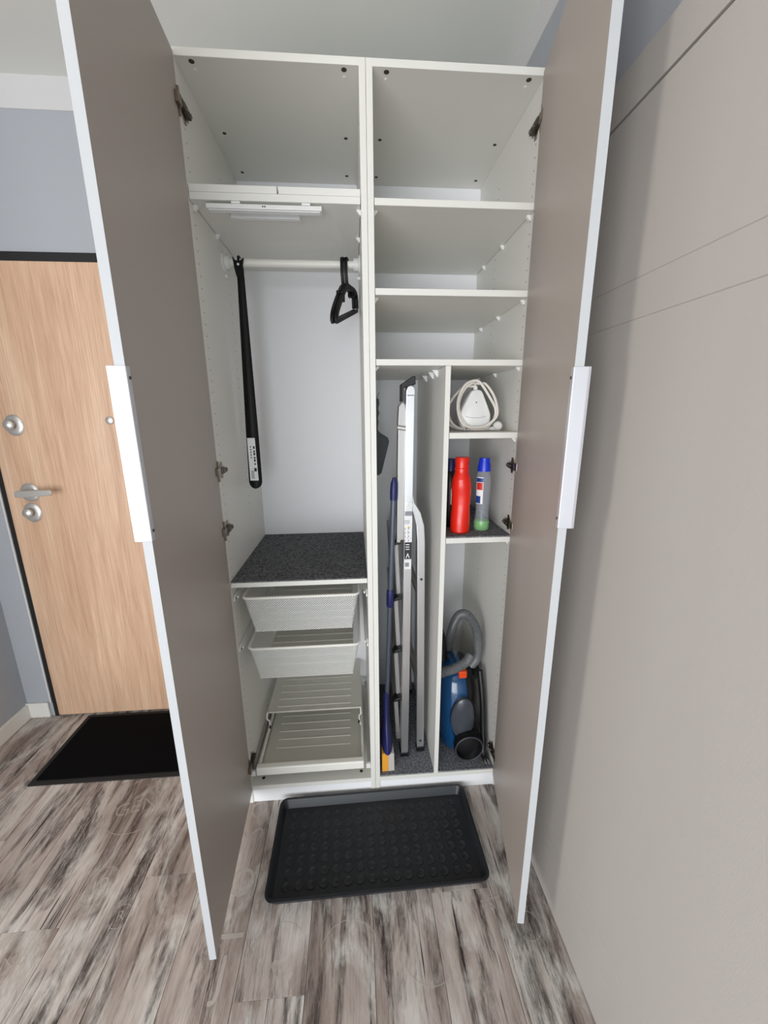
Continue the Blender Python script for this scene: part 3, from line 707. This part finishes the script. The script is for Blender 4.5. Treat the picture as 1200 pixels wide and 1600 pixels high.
# black cap on top
bm = BM(); prism(bm, [(-.018, 1.440), (-.012, 1.440), (-.012, 1.484), (.028, 1.494), (.027, 1.520), (.018, 1.520), (-.018, 1.496)], 'y', yN-.030, yN+.04)
link('top_cap', bm, 'black_plastic', ld, bevel=.002)
# steps folded up, tilted boards between the rails with black end brackets
for k, z in enumerate((.15, .375, .60, .825)):
    M = Matrix.Translation((-.027, 0, z)) @ Matrix.Rotation(math.radians(-3), 4, 'Y')
    bm = BM(); box(bm, -.009, .009, yN+.020, yFr-.035, -.108, .108, M); st = link('step', bm, 'alu_dull', ld, bevel=.003)
    bm = BM(); prism(bm, [(-.016, .100), (-.004, .116), (.020, .122), (.020, .109), (-.004, .104)], 'y', yN-.010, yN+.030, M); link('step_bracket', bm, 'black_plastic', st, bevel=.002)
# rear legs: bent at the pivot then straight down
for y in (yN+.004, yFr-.004):
    bm = BM()
    path = [(.014, 1.125), (.020, 1.088), (.040, 1.050), (.054, 1.000), (.058, .94), (.064, .45), (.069, .020)]
    for w, off in ((.014, 0),):
        L_ = [(p[0]-.0005-(.013 if i > 1 else .010), p[1]) for i, p in enumerate(path)]; R_ = [(p[0]+.0155-(.003 if i < 2 else 0), p[1]) for i, p in enumerate(path)]
        prism(bm, L_+R_[::-1], 'y', y-.012, y+.012)
    rl = link('rear_leg', bm, 'aluminium', ld, bevel=.0025)
    if y < 0:
        bm = BM(); cyl(bm, (.062, y-.0125, .79), (.062, y-.0135, .79), .005, n=14); cyl(bm, (.0695, y-.0125, .055), (.0695, y-.0135, .055), .005, n=14); link('bolt_hole', bm, 'ink', rl)
    bm = BM(); box(bm, .052, .088, y-.014, y+.014, .0003, .024); link('rubber_foot', bm, 'black_plastic', rl, bevel=.002)
link('cross_brace', box(BM(), .054, .076, yN+.03, yFr-.03, .30, .32), 'alu_dull', ld); link('cross_brace', box(BM(), .052, .074, yN+.03, yFr-.03, .70, .72), 'alu_dull', ld)
for y in (yN, yFr):
    bm = BM(); box(bm, -.018, .018, y-.032, y+.032, .0003, .022); link('rubber_foot', bm, 'black_plastic', ld, bevel=.003)
bm = BM(); cyl(bm, (.012, yN-.0305, 1.085), (.012, yN-.033, 1.085), .011, n=20); link('pivot_rivet', bm, 'satin_steel', ld, smooth=True)
# printed stickers on the near rail
yy = yN-.0300
def rx(z): return .000+.011*(z-.018)/1.444
def stick(z0, z1, m, w=.0285, name='sticker'):
    bm = BM(); prism(bm, [(rx(z0)-w/2+.001, z0), (rx(z0)+w/2-.001, z0), (rx(z1)+w/2-.001, z1), (rx(z1)-w/2+.001, z1)], 'y', yy-.0004, yy); return link(name, bm, m, ld)
sa = stick(.948, 1.042, 'paper_white'); sb = stick(.882, .946, 'ink'); sd = stick(.842, .878, 'paper_white', .026); stick(1.046, 1.062, 'ink_grey')
bm = BM()
for k in range(4): box(bm, .0-.006, .020-.008, yy-.0008, yy-.0005, 1.028-k*.004, 1.0295-k*.004)
for k in range(4):
    for j in range(2):
        x = -.006+j*.013; z = .995-k*.0145
        box(bm, x, x+.003, yy-.0008, yy-.0005, z, z+.006); box(bm, x-.002, x+.001, yy-.0008, yy-.0005, z-.003, z-.001)
link('printed_marks', bm, 'ink_grey', sa)
bm = BM()
for j, z in ((0, .985), (-.002, .962), (.009, .962)): cyl(bm, (.006+j, yy-.0005, z), (.006+j, yy-.0008, z), .0014, n=8)
link('printed_dots', bm, 'ink', sa)
bm = BM(); prism(bm, [(.004, 1.000), (.014, 1.000), (.009, 1.009)], 'y', yy-.0008, yy-.0005); link('warning_mark', bm, 'ink_yellow', sa)
bm = BM()
for k in range(3): box(bm, -.002, .012, yy-.0008, yy-.0005, .936-k*.009, .939-k*.009)
prism(bm, [(-.002, .886), (.001, .886), (.006, .898), (.010, .886), (.013, .886), (.006, .906)], 'y', yy-.0008, yy-.0005)
link('printed_marks', bm, 'paper_white', sb)
bm = BM()
for k in range(9): box(bm, -.004+k*.0017, -.0032+k*.0017+.0004*(k % 2), yy-.0008, yy-.0005, .852, .868)
link('barcode', bm, 'ink', sd)

# ------------------------------------------------------------------ white appliance with wound cable
ap = thing('travel_iron', 'white teardrop-shaped appliance wound in its cable on the small top shelf', 'appliance', (.366, .12, 1.4240))
out = [(-.040, .012), (-.047, .030), (-.050, .052), (-.044, .070), (-.020, .118), (-.008, .128), (.010, .128), (.020, .118), (.041, .070), (.047, .050), (.045, .030), (.036, .014), (.020, .011), (-.022, .011)]
out = [(x*1.12, .011+(z-.011)*1.08) for x, z in out]
out = [(p[0], p[1]) for p in [(v.x, v.y) for v in [Vector((a.x, a.y)) for a in smooth_path([(x, z, 0) for x, z in out], 3, closed=True)]]]
bm = BM()
def inset(s, yv): 
    cx_, cz_ = 0, .062
    return [Vector((cx_+(p[0]-cx_)*s, yv, cz_+(p[1]-cz_)*s)) for p in out]
loft(bm, [inset(.90, -.026), inset(.97, -.023), inset(1, -.015), inset(1, .02), inset(.95, .026)])
link('body', bm, 'white_plastic', ap, smooth=True)
bm = BM(); cyl(bm, (-.001, -.0258, .096), (-.001, -.0268, .096), .0022, n=12); link('indicator', bm, 'ink', ap)
bm = BM(); tube(bm, smooth_path([(-.036, -.0262, .050), (-.018, -.0264, .046), (0, -.0264, .0450), (.018, -.0264, .046), (.034, -.0262, .050)], 5), .0006, 6); link('seam', bm, 'ink_grey', ap)
bm = BM(); cyl(bm, (0, -.005, .134), (0, -.005, .150), .0085, .0065, n=14); link('neck', bm, 'white_plastic', ap, smooth=True)
bm = BM(); box(bm, -.041, -.031, -.026, .02, .0005, .018); box(bm, .029, .039, -.026, .02, .0005, .018); link('foot', bm, 'alu_dull', ap, bevel=.002)
def loop_(cx_, cz_, rx_, rz_, y, ph, tilt):
    return [(cx_+rx_*math.cos(a)+tilt*math.sin(a), y+.006*math.sin(2*a+ph), cz_+rz_*math.sin(a)) for a in [2*PI*k/14 for k in range(14)]]
L1 = [(.000, -.006, .140), (-.012, -.020, .150), (-.040, -.026, .132), (-.058, -.028, .090), (-.050, -.030, .045), (-.022, -.032, .012), (.005, -.033, .0062), (.036, -.033, .014),
      (.058, -.033, .040), (.060, -.033, .070), (.040, -.033, .105), (.010, -.030, .147), (-.010, -.028, .156), (-.042, -.034, .142), (-.062, -.036, .100), (-.060, -.036, .055), (-.040, -.038, .020), (0, -.040, .0125), (.034, -.040, .020), (.0645, -.040, .052),
      (.056, -.030, .105), (.030, -.018, .145), (.012, -.012, .148), (-.020, -.010, .148), (-.062, -.006, .118), (-.086, -.004, .078), (-.078, -.006, .034), (-.050, -.010, .010), (-.010, -.020, .0055), (.030, -.022, .0055), (.052, -.022, .010)]
L1 = [(x*1.07, y, .0055+(z-.0055)*1.07) for x, y, z in L1];
bm = BM(); tube(bm, smooth_path(L1, 6), .0046, 8); link('cable', bm, 'cable_white', ap, smooth=True, auto=False)
L2 = [(.0, -.004, .140), (-.034, -.008, .138), (-.070, -.008, .110), (-.092, -.004, .066), (-.084, .002, .026), (-.050, .004, .0075), (-.015, .010, .0055)]
L2 = [(x*1.05, y, .0058+(z-.0058)*1.07) for x, y, z in L2]
bm = BM(); tube(bm, smooth_path(L2, 6), .0046, 8); link('cable', bm, 'cable_white', ap, smooth=True, auto=False)
bm = BM(); lathe(bm, [(0, -.018), (.010, -.018), (.0155, -.012), (.0165, -.002), (.013, .008), (.007, .018), (0, .020)], (.076, -.026, .0175), 20, 'y')
box(bm, .050, .066, -.032, -.022, .004, .014); link('plug', bm, 'white_plastic', ap, smooth=True)

# ------------------------------------------------------------------ bottles
SZ = 1.0724
def bottle(name, loc, prof, m, sx=1, sy=1, label='', grp=None, n=32):
    t = thing(name, label, 'bottle', loc, grp)
    bm = BM(); lathe(bm, prof, (0, 0, 0), n, sx=sx, sy=sy); link('body', bm, m, t, smooth=True)
    return t
rb = thing('detergent_bottle', 'red plastic detergent bottle with a pinched grip on the small shelf', 'bottle', (.3175, .068, SZ))
prof = [(0, 0), (.031, 0), (.0345, .004), (.0345, .050), (.0325, .090), (.0345, .130), (.0355, .165), (.032, .190), (.027, .206), (.0240, .212), (.0240, .222), (0, .222)]
bm = BM(); lathe(bm, [(r, t*1.0) for r, t in prof], (0, 0, 0), 36)
for v in bm.verts:   # pinched grip, deeper on the near left
    z = v.co.z
    if .045 < z < .185:
        g = math.sin((z-.045)/.14*PI)
        ang = math.atan2(v.co.y, v.co.x); dd = math.cos(ang-math.radians(-125)); 
        if dd > .2: v.co.x *= 1-.24*g*(dd-.2); v.co.y *= 1-.34*g*(dd-.2)
bmesh.ops.subdivide_edges(bm, edges=[e for e in bm.edges if abs(e.verts[0].co.z-e.verts[1].co.z) > .012], cuts=2, use_grid_fill=True)
link('body', bm, 'red_plastic', rb, smooth=True)
bm = BM(); lathe(bm, [(0, .2225), (.0260, .2225), (.0260, .2275), (.0235, .2300), (.0245, .262), (.0225, .266), (0, .266)], (0, 0, 0), 32); link('cap', bm, 'red_plastic', rb, smooth=True)
bm = BM(); prism(bm, [(-.006, .10), (.006, .10), (.009, .14), (0, .158), (-.009, .14)], 'x', -.0358, -.0350); link('sticker', bm, 'paper_white', rb)

cb = thing('detergent_bottle', 'clear bottle with blue cap and a little green liquid, right of the red one', 'bottle', (.402, .085, SZ))
pc = [(0, 0), (.025, 0), (.028, .006), (.028, .030), (.024, .052), (.0225, .080), (.0245, .110), (.026, .150), (.026, .185), (.0235, .205), (.0185, .214), (0, .214)]
bm = BM(); lathe(bm, pc, (0, 0, 0), 32); link('body', bm, 'clear_bottle', cb, smooth=True)
bm = BM(); lathe(bm, [(0, .002), (.0238, .002), (.0265, .007), (.0265, .029), (.0250, .036), (0, .036)], (0, 0, 0), 32); link('liquid', bm, 'green_liquid', cb, smooth=True)
bm = BM(); lathe(bm, [(0, .2145), (.0235, .2145), (.0225, .232), (.0190, .252), (.0185, .260), (0, .260)], (0, 0, 0), 32); link('cap', bm, 'blue_cap', cb, smooth=True)
def wrap(z0, z1, a0, a1, r, m, par, name='sticker'):
    bm = BM(); n = 10
    rings = [[Vector((rr*math.cos(a), rr*math.sin(a), z)) for rr, z in ((r, z0), (r+.0004, z0), (r+.0004, z1), (r, z1))] for a in [a0+(a1-a0)*k/n for k in range(n+1)]]
    loft(bm, rings); return link(name, bm, m, par, smooth=True)
s1 = wrap(.100, .195, math.radians(-165), math.radians(-108), .0266, 'paper_white', cb)
wrap(.150, .176, math.radians(-160), math.radians(-112), .0271, 'label_red', s1, 'printed_panel'); wrap(.178, .192, math.radians(-165), math.radians(-108), .0271, 'label_blue', s1, 'printed_panel'); wrap(.102, .128, math.radians(-165), math.radians(-125), .0271, 'label_blue', s1, 'printed_panel')

nb = thing('detergent_bottle', 'dark bottle with navy cap half hidden behind the red bottle', 'bottle', (.2985, .150, SZ))
bm = BM(); lathe(bm, [(0, 0), (.027, 0), (.030, .005), (.030, .165), (.026, .195), (.017, .208), (0, .208)], (0, 0, 0), 28); link('body', bm, 'vac_dark', nb, smooth=True)
bm = BM(); lathe(bm, [(0, .2085), (.020, .2085), (.0195, .248), (.017, .252), (0, .252)], (0, 0, 0), 28); link('cap', bm, 'navy_plastic', nb, smooth=True)

# ------------------------------------------------------------------ vacuum cleaner, standing on its back end
vc = thing('vacuum_cleaner', 'blue and dark grey canister vacuum cleaner standing upright at the bottom right', 'vacuum cleaner', (.362, .215, ZF))
def body_ring(z, hx, hy, cx_=0, cy_=0, n=32, p=2.6):
    out = []
    for k in range(n):
        a = 2*PI*k/n; c, s = math.cos(a), math.sin(a)
        out.append(Vector((cx_+hx*math.copysign(abs(c)**(2/p), c), cy_+hy*math.copysign(abs(s)**(2/p), s), z)))
    return out
sect = [(.002, .050, .085), (.008, .070, .118), (.060, .081, .130), (.120, .086, .135), (.200, .086, .132), (.270, .084, .122), (.320, .076, .104), (.350, .062, .082), (.372, .042, .052), (.380, .018, .02)]
bm = BM(); loft(bm, [body_ring(z, hx, hy) for z, hx, hy in sect])
for f in bm.faces:
    c = f.calc_center_median(); f.material_index = 0 if c.x < .012+.03*(c.z-.2) else 1
body = link('body', bm, ['vac_blue', 'vac_dark'], vc, smooth=True)
# oval dark lid facing the front
bm = BM()
def oval(s, y, n=28): return [Vector((.008+.050*s*math.cos(2*PI*k/n), y+ (abs(math.cos(2*PI*k/n))**3)*.012*s, .172+.098*s*math.sin(2*PI*k/n))) for k in range(n)]
loft(bm, [oval(1.0, -.118), oval(1.0, -.136), oval(.93, -.141), oval(.5, -.144)]); link('lid', bm, 'vac_grey', vc, smooth=True)
bm = BM(); tube(bm, oval(1.06, -.1345), .0022, 6, closed=True); link('lid_trim', bm, 'vac_dark', vc, smooth=True, auto=False)
bm = BM(); box(bm, -.008, .026, -.100, -.070, .338, .372); link('release_button', bm, 'vac_orange', vc, bevel=.006, seg=3)
# big wheel facing the front
bm = BM(); lathe(bm, [(0, -.168), (.028, -.167), (.046, -.162), (.052, -.176), (.059, -.174), (.061, -.164), (.058, -.140), (.03, -.136), (0, -.136)], (.026, 0, .062), 36, 'y'); wh = link('wheel', bm, 'vac_dark', vc, smooth=True)
bm = BM(); tube(bm, [(.026+.0565*math.cos(2*PI*k/36), -.1755, .062+.0565*math.sin(2*PI*k/36)) for k in range(36)], .0022, 8, closed=True); link('tyre', bm, 'vac_grey', wh, smooth=True, auto=False)
bm = BM(); lathe(bm, [(0, 0), (.02, 0), (.024, .02), (.024, .04), (0, .042)], (-.04, -.02, .0), 24); link('rear_foot', bm, 'vac_dark', vc, smooth=True)
bm = BM(); box(bm, .045, .075, -.08, .09, .0004, .05); link('rear_bumper', bm, 'vac_dark', vc, bevel=.006)
# hose
hp = smooth_path([(-.0885, -.118, .385), (-.076, -.126, .396), (-.040, -.134, .412), (.005, -.132, .436), (.030, -.110, .448)], 14)
bm = BM(); tube(bm, hp, .0180, 18, ripple=.08); link('hose', bm, 'hose_grey', vc, smooth=False)
hp = smooth_path([(.066, -.03, .355), (.074, -.055, .40), (.076, -.065, .46), (.073, -.060, .515), (.062, -.045, .555), (.040, -.015, .580), (.020, .02, .565), (.008, .05, .52), (-.002, .07, .46), (-.012, .07, .40), (-.02, .05, .34)], 16)
bm = BM(); tube(bm, hp, .0180, 18, ripple=.08); link('hose', bm, 'hose_grey', vc, smooth=False)
bm = BM(); tube(bm, smooth_path([(-.093, .02, .60), (-.084, .01, .545), (-.066, -.0, .485), (-.060, -.0, .44), (-.056, 0, .37)], 6), lambda t: .012+.010*t, 14); link('suction_tube', bm, 'vac_dark', vc, smooth=True)
bm = BM(); tube(bm, smooth_path([(-.094, -.004, .61), (-.082, -.012, .56), (-.066, -.020, .505)], 6), .004, 10); link('chrome_rod', bm, 'satin_steel', vc, smooth=True)
bm = BM(); cyl(bm, (.074, -.035, .34), (.070, -.02, .30), .024, .028, n=20); link('hose_socket', bm, 'vac_dark', vc, smooth=True)
# cord and plug at the right
bm = BM(); tube(bm, smooth_path([(.085, -.08, .36), (.092, -.11, .25), (.094, -.13, .15), (.093, -.15, .07), (.088, -.165, .030)], 8), .0125, 12); link('cord', bm, 'vac_dark', vc, smooth=True)
bm = BM(); tube(bm, smooth_path([(.088, -.155, .040), (.091, -.175, .022), (.093, -.190, .018)], 5), .0135, 14); pg = link('power_plug', bm, 'black_plastic', vc, smooth=True)
for dx in (-.006, .006):
    bm = BM(); cyl(bm, (.093+dx, -.188, .018), (.096+dx, -.207, .015), .0022, n=10); link('plug_pin', bm, 'satin_steel', pg, smooth=True)

# ------------------------------------------------------------------ boot tray on the floor
bt = thing('boot_tray', 'black rubber boot tray with raised round studs on the floor before the wardrobe', 'tray', (-.008, -.186, .0005), rotz=math.radians(0.6))
def rrect(hx, hy, r, z, n=6):
    out = []
    for cx_, cy_, a0 in ((hx-r, -hy+r, -PI/2), (hx-r, hy-r, 0), (-hx+r, hy-r, PI/2), (-hx+r, -hy+r, PI)):
        for k in range(n+1): out.append(Vector((cx_+r*math.cos(a0+PI/2*k/n), cy_+r*math.sin(a0+PI/2*k/n), z)))
    return out
bm = BM(); HX, HY = .360, .172
loft(bm, [rrect(HX-.014, HY-.014, .02, 0), rrect(HX-.004, HY-.004, .026, .026), rrect(HX, HY, .028, .028), rrect(HX, HY, .028, .031), rrect(HX-.008, HY-.008, .022, .031), rrect(HX-.010, HY-.010, .020, .028), rrect(HX-.022, HY-.022, .012, .004), rrect(HX-.030, HY-.030, .010, .003)])
link('tray_body', bm, 'tray_rubber', bt, smooth=True)
sm = None
for i in range(16):
    for j in range(7):
        x = -.300+i*.040; y = -.115+j*.0385
        if sm is None:
            bm = BM(); lathe(bm, [(.0155, .0), (.0148, .0022), (.0120, .0026), (.0100, .0012), (0, .0010)], (0, 0, 0), 20); sm = link('stud', bm, 'tray_dot', bt, smooth=True); o = sm
        else: o = sm.copy(); COL.objects.link(o); o.parent = bt
        o.location = (x, y, .0030)

# ------------------------------------------------------------------ doormat
dm = thing('doormat', 'black doormat with a plain rubber border in front of the oak front door', 'doormat', (-.985, .346, .0004))
bm = BM(); loft(bm, [rrect(.450, .200, .006, 0, 3), rrect(.450, .200, .006, .0022, 3), rrect(.444, .194, .005, .0034, 3)]); link('rubber_border', bm, 'rubber', dm, smooth=True)
bm = BM(); loft(bm, [rrect(.428, .178, .004, .0034, 3), rrect(.428, .178, .004, .0075, 3), rrect(.425, .175, .004, .0085, 3)]); link('pile', bm, 'mat_black', dm, smooth=True)
